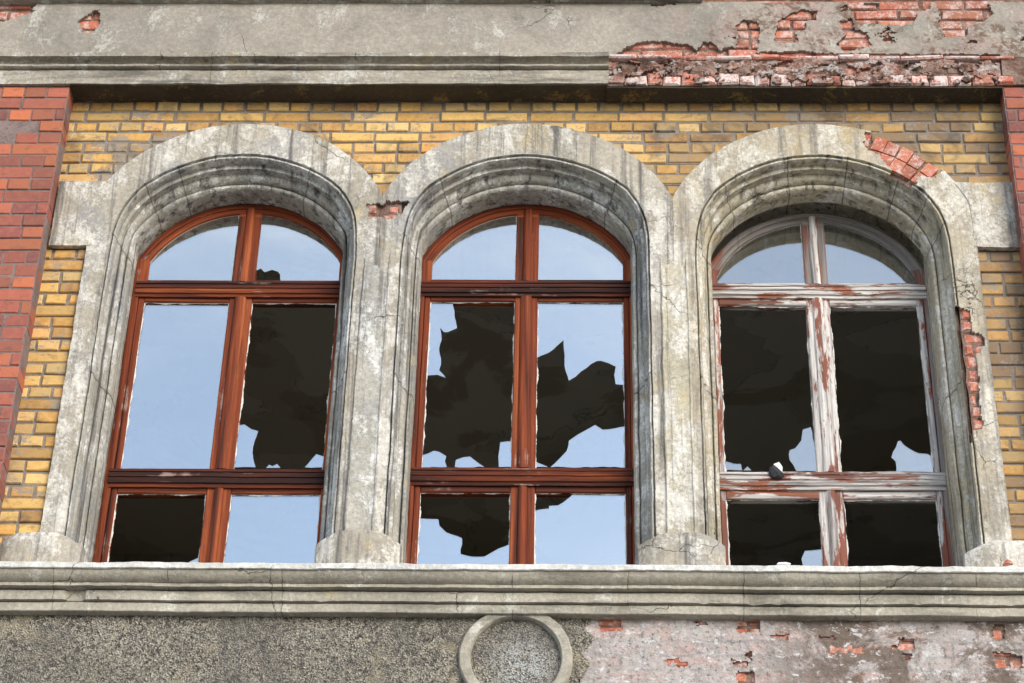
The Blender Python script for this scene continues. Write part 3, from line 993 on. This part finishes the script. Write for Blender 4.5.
# ---- sill course under the windows
NOTCH = at(75, 594, -.085)[0]
sp = [(0.02, 7.515), (-.158, 7.414), (-.156, 7.408), (-.152, 7.392), (-.138, 7.372), (-.120, 7.360), (-.110, 7.357), (-.118, 7.352), (-.118, 7.336), (-.066, 7.334), (-.066, 7.326), (-.088, 7.325), (-.086, 7.275),
      (-.058, 7.273), (-.058, 7.267), (-.070, 7.266), (-.070, 7.222), (-.066, 7.219), (0.02, 7.218)]
sp = [(y, z - .018) for y, z in sp]
CH = [(NOTCH, .055)] + [(U_(-2.2, 2.3), U_(.008, .022)) for _ in range(9)]


def soff(x, i, y, z):
    if i in (11, 12):
        for c, w in CH:
            d = abs(x - c)
            if d < w:
                t = 1 - max(0, (d - w * .6) / (w * .4))
                if w > .05:
                    y += t * .021
                elif i == 12:
                    y += t * .012
    return y, z


mb = MB()
mb.extrude_x(sp, sorted(set(frange(-4.6, 4.4, .03) + frange(NOTCH - .06, NOTCH + .06, .006))), off=soff)
mb.build('sill_course', 'sill', B, rough=((0.0035, 4), (0.002, 22), (0.0012, 70)), smooth=30, label='moulded sill course running under all three windows')
mb = MB()
mb.extrude_x([(y, z - .024) for y, z in [(0.03, 7.535), (-.166, 7.449), (-.169, 7.445), (-.169, 7.418), (-.162, 7.4145), (0.03, 7.5165)]], frange(-4.6, 4.4, .025))
mb.build('sill_capping', 'cap', B, rough=((0.004, 4), (0.003, 22), (0.0015, 60)), smooth=30, label='thin whitewashed edge along the top of the sill course')

# ---- wall below the sill: roughcast on one side, stripped brick on the other, roundel between
RX, RZ, RO, RI = -0.274, 6.972, 0.277, 0.221
EDGE = polys(-.02, [(585, 560), (586, 612), (592, 620), (584, 629), (594, 638), (589, 646), (581, 652), (590, 662), (586, 672), (578, 682), (584, 690), (575, 720), (2000, 720), (2000, 560)])
mb = MB()


def rcd(x, z):
    q = Vector((x, 2, z))
    return 0.0035 * noise.noise(q * 75) + 0.0035 * noise.noise(q * 38) + .004 * noise.noise(q * 4)


crust(mb, -3.2, 0.20, 6.70, 7.222, -.022, .01, lambda x, z: in_any(EDGE, x, z) or (RI + .02 < hypot(x - RX, z - RZ) < RO - .02), res=0.0075, disp=rcd)
mb.build('roughcast_panel', 'roughcast', B, smooth=60, label='grey pebbly roughcast below the sill')
mb = MB()
ring = []
pr = [(RI - .004, .0), (RI, -.046), (RI + .006, -.055), (RO - .008, -.056), (RO, -.046), (RO + .002, .0)]
for i in range(160):
    t = 2 * pi * i / 160
    ring.append([mb.vert((RX + r * cos(t), y, RZ + r * sin(t))) for r, y in pr])
for i in range(160):
    A, Bq = ring[i], ring[(i + 1) % 160]
    for j in range(len(pr) - 1):
        mb.face((A[j], Bq[j], Bq[j + 1], A[j + 1]))
mb.build('roundel_ring', 'sill', B, rough=((0.004, 6), (0.002, 30)), smooth=35, label='plain plaster ring below the middle window')
mb = MB()
brickwork(mb, 0.0, 4.4, 6.70, 7.222, -.006, .078, .25, bond='half', depth=.03, mi_m=1, jy=.006, bev=.008)
mb.build('stripped_brick', ['core', 'rubble'], B, rough=((0.006, 16), (0.003, 55)), label='bare red bricks showing through smeared mortar')
SH = polys(-.012, [(598, 618), (622, 617), (622, 632), (600, 632)], [(734, 620), (760, 619), (761, 632), (736, 633)], [(736, 672), (754, 671), (754, 690), (736, 690)], [(897, 638), (914, 638), (915, 650), (899, 650)], [(992, 652), (1022, 655), (1022, 668), (996, 668)],
           [(993, 624), (1004, 624), (1004, 640), (994, 640)], [(744, 655), (752, 650), (752, 660)])


def smh(x, z):
    if in_any(SH, x, z):
        return True
    q = Vector((x * 7, 5, z * 13))
    return noise.fractal(q, .9, 2.1, 5) > .68


mb = MB()
crust(mb, 0.04, 3.0, 6.70, 7.221, -.016, .0, lambda x, z: smh(x, z) or not in_any(EDGE, x, z), res=0.0075,
      disp=lambda x, z: .005 * max(0, 1 - abs(((z - 6.70) / .078 + .12 * noise.noise(Vector((x * 9, 2, z * 2)))) % 1.0) * 7) * max(0, .3 + 1.4 * noise.noise(Vector((x * 9, 8, z * 6)))) + .007 * noise.noise(Vector((x * 9, 1, z * 9))) + .005 * noise.noise(Vector((x * 35, 1, z * 35))))
mb.build('mortar_smear', 'smear', B, smooth=60, label='patchy grey and pink mortar left on the bare bricks')
mb = MB()
mb.box(-4.6, 4.4, .012, .06, 6.66, 7.46, 0)
mb.box(-4.6, 4.4, -.02, .06, 0.0, 6.699, 0)
mb.build('lower_wall', 'roughcast', B)

# ---- dim room behind the windows
rm = MB()
X0, X1, Y0, Y1, ZB, ZT = -4.4, 4.2, .50, 5.2, 6.9, 10.55
rm.quad((X0, Y1, ZB), (X1, Y1, ZB), (X1, Y1, ZT), (X0, Y1, ZT))
rm.quad((X0, Y0, ZT), (X0, Y1, ZT), (X1, Y1, ZT), (X1, Y0, ZT))
rm.quad((X0, Y0, ZB), (X1, Y0, ZB), (X1, Y1, ZB), (X0, Y1, ZB))
rm.quad((X0, Y0, ZB), (X0, Y1, ZB), (X0, Y1, ZT), (X0, Y0, ZT))
rm.quad((X1, Y0, ZB), (X1, Y0, ZT), (X1, Y1, ZT), (X1, Y1, ZB))
for z in frange(ZB, ZT, .05)[:-1]:
    for a, b in minus_openings(X0, X1, z, z + .05, off=.0):
        rm.quad((a, Y0 - .02, z), (b, Y0 - .02, z), (b, Y0 - .02, z + .05), (a, Y0 - .02, z + .05))
rm.build('room', 'room', B, label='dark empty room behind the broken panes, paint peeling')


# ================================================================== windows
def strip(mb, p, q, wid, y, mi, n=None):
    """irregular bead of putty from p to q"""
    d = Vector((q[0] - p[0], q[1] - p[1]))
    L = d.length
    n = max(2, int(L / .011))
    ph = U_(0, 50)
    t = d / L
    nn = Vector((-t.y, t.x))
    prev = None
    for i in range(n + 1):
        w = max(0.0005, wid * (0.7 + 1.6 * noise.noise(Vector((ph + i * .16, 1.3, 4))) + .7 * noise.noise(Vector((ph + i * .9, 7.3, 4)))))
        c = Vector(p) + d * (i / n)
        a = mb.vert((c.x, y, c.y))
        b = mb.vert((c.x + nn.x * w, y + .004, c.y + nn.y * w))
        if prev:
            mb.face((prev[0], a, b, prev[1]), mi)
        prev = (a, b)


def rail_box(mb, x0, x1, y0, y1, z0, z1, mi):
    """member of a sash in several stations so it can be slightly crooked"""
    mb.box(x0, x1, y0, y1, z0, z1, mi, bev=.004)


def transom(mb, x0, x1, yf, z0, z1, mi):
    h = z1 - z0
    pr = [(yf + .10, z0 + .006), (yf + .016, z0), (yf + .014, z0 + h * .16), (yf + .004, z0 + h * .20), (yf, z0 + h * .42), (yf + .008, z0 + h * .45), (yf + .008, z0 + h * .49), (yf + .001, z0 + h * .52),
          (yf + .001, z0 + h * .72), (yf + .010, z0 + h * .75), (yf + .010, z0 + h * .79), (yf + .004, z0 + h * .82), (yf + .006, z0 + h * .96), (yf + .012, z1), (yf + .10, z1 + .01)]
    mb.extrude_x(pr, frange(x0, x1, .04), mi)


WIN = [  # frame centre, depth shift, transom heights, labels
    dict(c=-1.868, g=0.0, t1=(9.364, 9.467), t2=(8.120, 8.231), top=9.340, low=8.092, lab='red window with mostly whole panes, beside the red and orange pilaster'),
    dict(c=-0.262, g=0.0, t1=(9.374, 9.476), t2=(8.140, 8.247), top=9.350, low=8.108, lab='middle red window with jagged holes in four panes'),
    dict(c=1.366, g=0.08, t1=(9.424, 9.516), t2=(8.172, 8.280), top=9.386, low=8.126, lab='bleached grey window with nearly all lower panes smashed out')]


def pane(poly, Y, parent, name, mat, label=None):
    mb = MB()
    th = .005
    x0 = sum(p[0] for p in poly) / len(poly)
    z0 = sum(p[1] for p in poly) / len(poly)
    sx, sz = U_(-.009, .009), U_(-.009, .009)          # no two panes sit quite alike
    a = [mb.vert((x, Y + sx * (x - x0) + sz * (z - z0), z)) for x, z in poly]
    b = [mb.vert((x, Y + th + sx * (x - x0) + sz * (z - z0), z)) for x, z in poly]
    mb.face(a)
    mb.face(b[::-1])
    for i in range(len(poly)):
        j = (i + 1) % len(poly)
        mb.face((a[i], b[i], b[j], a[j]), 1)
    return mb.build(name, [mat, 'glass_edge'], parent, label=label)


def ragged(poly, rect, amp=.004):
    """traced shard: points on the sash edge are pushed under the rebate, broken edges get small chips"""
    x0, x1, z0, z1 = rect
    P = []
    for x, z in poly:
        if abs(x - x0) < .018: x = x0 - .012
        if abs(x - x1) < .018: x = x1 + .012
        if z < z0 + .012: z = z0 - .02
        if abs(z - z1) < .018: z = z1 + .012
        P.append((x, z))
    out = []
    for i, p in enumerate(P):
        q = P[(i + 1) % len(P)]
        out.append(p)
        onedge = any(abs(p[k] - e) < .014 and abs(q[k] - e) < .014 for k, e in ((0, x0 - .012), (0, x1 + .012), (1, z0 - .02), (1, z1 + .012)))
        L = hypot(q[0] - p[0], q[1] - p[1])
        if not onedge and L > .05:
            n = int(L / .03)
            for m in range(1, n):
                t = m / n
                out.append((p[0] + (q[0] - p[0]) * t + U_(-amp, amp), p[1] + (q[1] - p[1]) * t + U_(-amp, amp)))
    return out


A1 = lambda *p: crop(90, 195, 3.793, *p)
B1 = lambda *p: crop(90, 390, 3.793, *p)
A2 = lambda *p: crop(400, 195, 3.793, *p)
B2 = lambda *p: crop(400, 390, 3.793, *p)
B3 = lambda *p: crop(700, 390, 3.793, *p)
# what is left of each pane: window -> (row, side) -> outlines measured on the photo ('full' = whole)
LEFT = {
    0: {('main', 0): 'full', ('low', 1): 'full',
        ('main', 1): [B1((545, 293), (568, 135), (585, 130), (612, 148), (637, 155), (625, 190), (616, 235), (620, 265), (628, 293)), B1((815, 293), (858, 243), (890, 255), (892, 293)), B1((668, 295), (680, 283), (692, 289), (710, 280), (722, 295))],
        ('low', 0): [B1((362, 662), (408, 628), (408, 662))]},
    1: {('main', 0): [[(429.5, 303), (452, 303), (455.9, 321.5), (457, 328), (447.5, 332), (444, 332), (440, 327.5), (441.7, 339), (439, 348), (439.5, 353), (441, 364), (439, 370), (445.7, 377.6), (437.5, 374.6), (425.8, 376)],
                      B2((82, 292), (95, 250), (130, 230), (150, 235), (175, 250), (170, 270), (178, 292)), B2((208, 292), (212, 265), (240, 255), (265, 252), (295, 275), (320, 292)), B2((375, 292), (373, 250), (380, 198), (418, 195), (425, 292))],
        ('main', 1): [[(537.6, 302), (622.8, 301.8), (623.3, 385), (615.7, 384), (614.3, 374.6), (615.7, 366.4), (601, 360.6), (596.7, 360.9), (580.6, 371.7), (568.9, 380.5), (565.9, 371.7), (564.5, 360), (564, 350), (563.5, 340), (556.9, 345.8), (547.6, 353.2), (537, 359)],
                      [(624, 426.8), (602.5, 429.7), (595.2, 425), (577.6, 434.7), (568.9, 440.6), (566.8, 450.8), (560, 458), (550.4, 467), (624.6, 467)], [(534, 467), (533, 461), (538, 461), (548, 467)]],
        ('low', 0): [B2((72, 485), (145, 490), (150, 515), (175, 540), (235, 562), (230, 622), (270, 632), (320, 632), (350, 615), (415, 580), (415, 700), (60, 700))],
        ('low', 1): [B2((512, 460), (565, 450), (565, 440), (600, 438), (640, 410), (668, 388), (858, 387), (862, 700), (505, 700))]},
    2: {('main', 0): [B3((86, 304), (93, 268), (130, 280), (155, 280), (160, 304)), B3((165, 304), (180, 290), (195, 304)), B3((340, 228), (362, 220), (385, 190), (390, 150), (420, 140), (440, 310), (365, 306), (355, 285), (340, 265))],
        ('main', 1): [B3((745, 312), (742, 270), (726, 255), (750, 195), (760, 192), (790, 220), (830, 240), (865, 242), (888, 262), (895, 316))],
        ('low', 0): [B3((390, 700), (385, 640), (398, 610), (430, 608), (465, 602), (470, 700))]}}

GH, MH = .540, .064        # half width to the outer glass edge, half of the middle gap
for k, w in enumerate(WIN):
    c, gY = w['c'], w['g']
    wx = .014 if k == 2 else 0.0
    GH = .540 + wx
    wh, wv = ('wood_h', 'wood_v') if k < 2 else ('grey_h', 'grey_v')
    glassm = 'glass' if k < 2 else 'glass_dusty'
    rgh = ((0.0025, 4), (0.001, 30)) if k < 2 else ((0.006, 4), (0.002, 24), (0.001, 60))
    # outer frame
    mb = MB()
    ro = .657
    ao = .612 + wx
    sweep(mb, c, [(ao, ro, .34 + gY), (ao, ro, .258 + gY), (.592 + wx, ro - .013, .252 + gY), (.588 + wx, ro - .017, .260 + gY), (.574 + wx, ro - .030, .262 + gY), (.573 + wx, ro - .031, .34 + gY)], 7.47, closed=True, dv=.08, na=60)
    win = mb.build('window', 'wood_arc' if k < 2 else 'grey_arc', B, rough=rgh, smooth=35, label=w['lab'])
    # transoms
    for z0, z1 in (w['t1'], w['t2']):
        mb = MB()
        transom(mb, c - .592 - wx, c + .592 + wx, .24 + gY, z0, z1, 0)
        mb.build('transom', wh, win, rough=rgh, smooth=30)
    # middle posts
    for z0, z1, yf, hw in ((w['t1'][1] + .006, ZC + ro - .03, .255, .024), (w['t2'][1] + .006, w['t1'][0] + .004, .254, .033), (7.47, w['t2'][0] + .004, .258, .026)):
        mb = MB()
        zs = frange(z0, z1, .06)
        pr = [(-hw, .33), (-hw, yf + .012), (-hw + .006, yf + .004), (-hw * .45, yf), (hw * .45, yf), (hw - .006, yf + .004), (hw, yf + .012), (hw, .33)]
        rows = [[mb.vert((c + a, y + gY, z)) for a, y in pr] for z in zs]
        for Aq, Bq in zip(rows, rows[1:]):
            for i in range(len(pr) - 1):
                mb.face((Aq[i], Aq[i + 1], Bq[i + 1], Bq[i]))
        mb.build('mullion', wv, win, rough=rgh, smooth=35)
    yf, yb, yg = .270 + gY, .325 + gY, .288 + gY
    # casements
    for rowname, ztop, zbot, gt, gb in (('main', w['top'] + .06, w['t2'][1] - .01, w['top'], w['t2'][1] + .008), ('low', w['low'] + .06, 7.47, w['low'], 7.535)):
        for side in (0, 1):
            s = -1 if side == 0 else 1
            xi, xo = c + s * MH, c + s * GH
            x0, x1 = min(xi, xo), max(xi, xo)
            xf0, xf1 = (c - .572 - wx, c - .022) if side == 0 else (c + .022, c + .572 + wx)
            mb = MB()
            mb.box(xf0, x0, yf, yb, zbot, ztop, 0, bev=.005)
            mb.box(x1, xf1, yf, yb, zbot, ztop, 0, bev=.005)
            mb.box(x0, x1, yf + .001, yb, gt, ztop - .001, 1, bev=.005)
            mb.box(x0, x1, yf + .001, yb, zbot + .001, gb, 1, bev=.005)
            pw = .006
            yp = yg - .006
            strip(mb, (x0, gt), (x0, gb), pw, yp, 2)
            strip(mb, (x1, gb), (x1, gt), pw, yp, 2)
            strip(mb, (x1, gt), (x0, gt), pw * .8, yp, 2)
            sash = mb.build('casement', [wv, wh, 'putty'], win, rough=rgh)
            left = LEFT[k].get((rowname, side))
            if left == 'full':
                pane([(x0 - .012, gb - .012), (x1 + .012, gb - .012), (x1 + .012, gt + .012), (x0 - .012, gt + .012)], yg, win, 'pane', glassm)
            elif left:
                for L in left:
                    pane(ragged([at(px, py, yg) for px, py in L], (x0, x1, gb, gt)), yg, win, 'broken_pane', glassm)
    # fanlight
    mb = MB()
    zf = w['t1'][1] - .02
    ra = ro - .032
    sweep(mb, c, [(.575 + wx, ra + .002, yb), (.575 + wx, ra + .002, yf), (.544 + wx, ra - .024, yf + .001), (.540 + wx, ra - .028, yf + .008), (.540 + wx, ra - .028, yb)], zf, closed=True, dv=.06, na=60)
    mb.box(c - MH, c - .02, yf + .002, yb, zf, ZC + ra - .015, 0, bev=.005)
    mb.box(c + .02, c + MH, yf + .002, yb, zf, ZC + ra - .015, 0, bev=.005)
    rg = ra - .030
    zb = zf + .047
    for s in (-1, 1):
        mb.box(min(c + s * MH, c + s * GH), max(c + s * MH, c + s * GH), yf + .003, yb, zf, zb, 1, bev=.005)
        arc = [(c + s * MH, zb)]
        ta = math.acos(MH / rg)
        tb = math.acos(min(1, (GH + .001) / rg))
        arcp = [(c + s * rg * cos(ta + (tb - ta) * i / 20), ZC + rg * sin(ta + (tb - ta) * i / 20)) for i in range(21)]
        for p, q in zip(arcp, arcp[1:]):
            strip(mb, p, q, (.005 if k < 2 else .010) * s, yg - .006, 2)
        strip(mb, (c + s * MH, zb), arcp[0], .006 * (-s), yg - .006, 2)
    mb.build('fanlight_sash', ['wood_arc' if k < 2 else 'grey_arc', wh, 'putty'], win, rough=rgh, smooth=35)
    for s in (-1, 1):
        r2 = rg + .012
        ta = math.acos((MH - .01) / r2)
        tb = math.acos(min(1, (GH + .01) / r2))
        P = [(c + s * r2 * cos(ta + (tb - ta) * i / 24), ZC + r2 * sin(ta + (tb - ta) * i / 24)) for i in range(25)]
        P += [(c + s * (GH + .01), zb - .012)]
        if k == 0 and s == 1:
            P += [at(px, py, yg) for px, py in A1((722, 326), (721, 300), (712, 290), (690, 283), (675, 288), (662, 292), (648, 278), (630, 288))]
            P[-1] = (c + MH - .01, P[-1][1])
            nm = 'broken_pane'
        else:
            P += [(c + s * (MH - .01), zb - .012)]
            nm = 'pane'
        if s == -1:
            P = P[::-1]
        pane(P, yg, win, nm, glassm)

# ================================================================== loose things on the ledges
import bmesh


def rock(name, size, seed, mat, subdiv=2, cut=6):
    rnd = random.Random(seed)
    bm = bmesh.new()
    bmesh.ops.create_icosphere(bm, subdivisions=subdiv, radius=1.0)
    for _ in range(cut):
        n = Vector((rnd.uniform(-1, 1), rnd.uniform(-1, 1), rnd.uniform(-1, 1))).normalized()
        d = rnd.uniform(.45, .75)
        for v in bm.verts:
            e = v.co.dot(n) - d
            if e > 0:
                v.co -= n * e
    zmin = min(v.co.z for v in bm.verts)
    for v in bm.verts:
        v.co.z -= zmin
        v.co = Vector((v.co.x * size[0], v.co.y * size[1], v.co.z * size[2])) + noise.noise_vector(v.co * 4 + Vector((seed, 0, 0))) * .03 * min(size)
    me = bpy.data.meshes.new(name)
    bm.to_mesh(me)
    bm.free()
    me.materials.append(MAT[mat])
    o = bpy.data.objects.new(name, me)
    COL.objects.link(o)
    return o


x, z = at(779, 476, .24)
o = rock('stone', (.046, .04, .05), 5, 'rock')
o.location = (x, .312, 8.222)
o.rotation_euler = (radians(-14), radians(4), .4)
o['label'] = 'dark broken stone lying on the crossbar of the bleached window'
o['category'] = 'stone'


def shard(px, py, Y, z, w, h, tilt, label):
    x, _ = at(px, py, Y)
    mb = MB()
    P = [(-w * .5, 0), (w * .45, 0), (w * .5, h * .55), (w * .2, h), (-w * .35, h * .8)]
    a = [mb.vert((p, 0, q)) for p, q in P]
    b = [mb.vert((p * .97, .006, q)) for p, q in P]
    mb.face(a)
    mb.face(b[::-1])
    for i in range(5):
        j = (i + 1) % 5
        mb.face((a[i], b[i], b[j], a[j]))
    o = mb.build('glass_splinter', 'lime')
    o.location = (x, Y, z)
    o.rotation_euler = (radians(-tilt), 0, radians(U_(-12, 12)))
    o['label'] = label
    o['category'] = 'splinter'
    return o


shard(778, 470, .345, 8.283, .052, .078, 12, 'white splinter standing behind the dark stone on the crossbar')
shard(784, 563, -.10, 7.470, .07, .022, 30, 'flat white splinter on the sill below the bleached window')
x, z = at(1008, 570, -.09)
o = rock('brick_fragment', (.03, .025, .022), 9, 'core')
o.location = (x, -.10, 7.470)
o['label'] = 'pink brick fragment on the sill beside the squared plinth'
o['category'] = 'rubble'

# ================================================================== street in front
def sheet(name, x0, x1, y0, y1, z, mat, thick=None):
    mb = MB()
    if thick:
        mb.box(x0, x1, y0, y1, z - thick, z)
    else:
        mb.quad((x0, y0, z), (x1, y0, z), (x1, y1, z), (x0, y1, z))
    o = mb.build(name, mat)
    o['kind'] = 'structure'
    return o


sheet('ground', -1500, 1500, -1500, 1500, -.15, 'asphalt')
sheet('bounce_pavement', -60, 60, -16, -.021, 0.0, 'paving', .15)  # unseen pavement, made wide and pale to bounce light onto the arch undersides
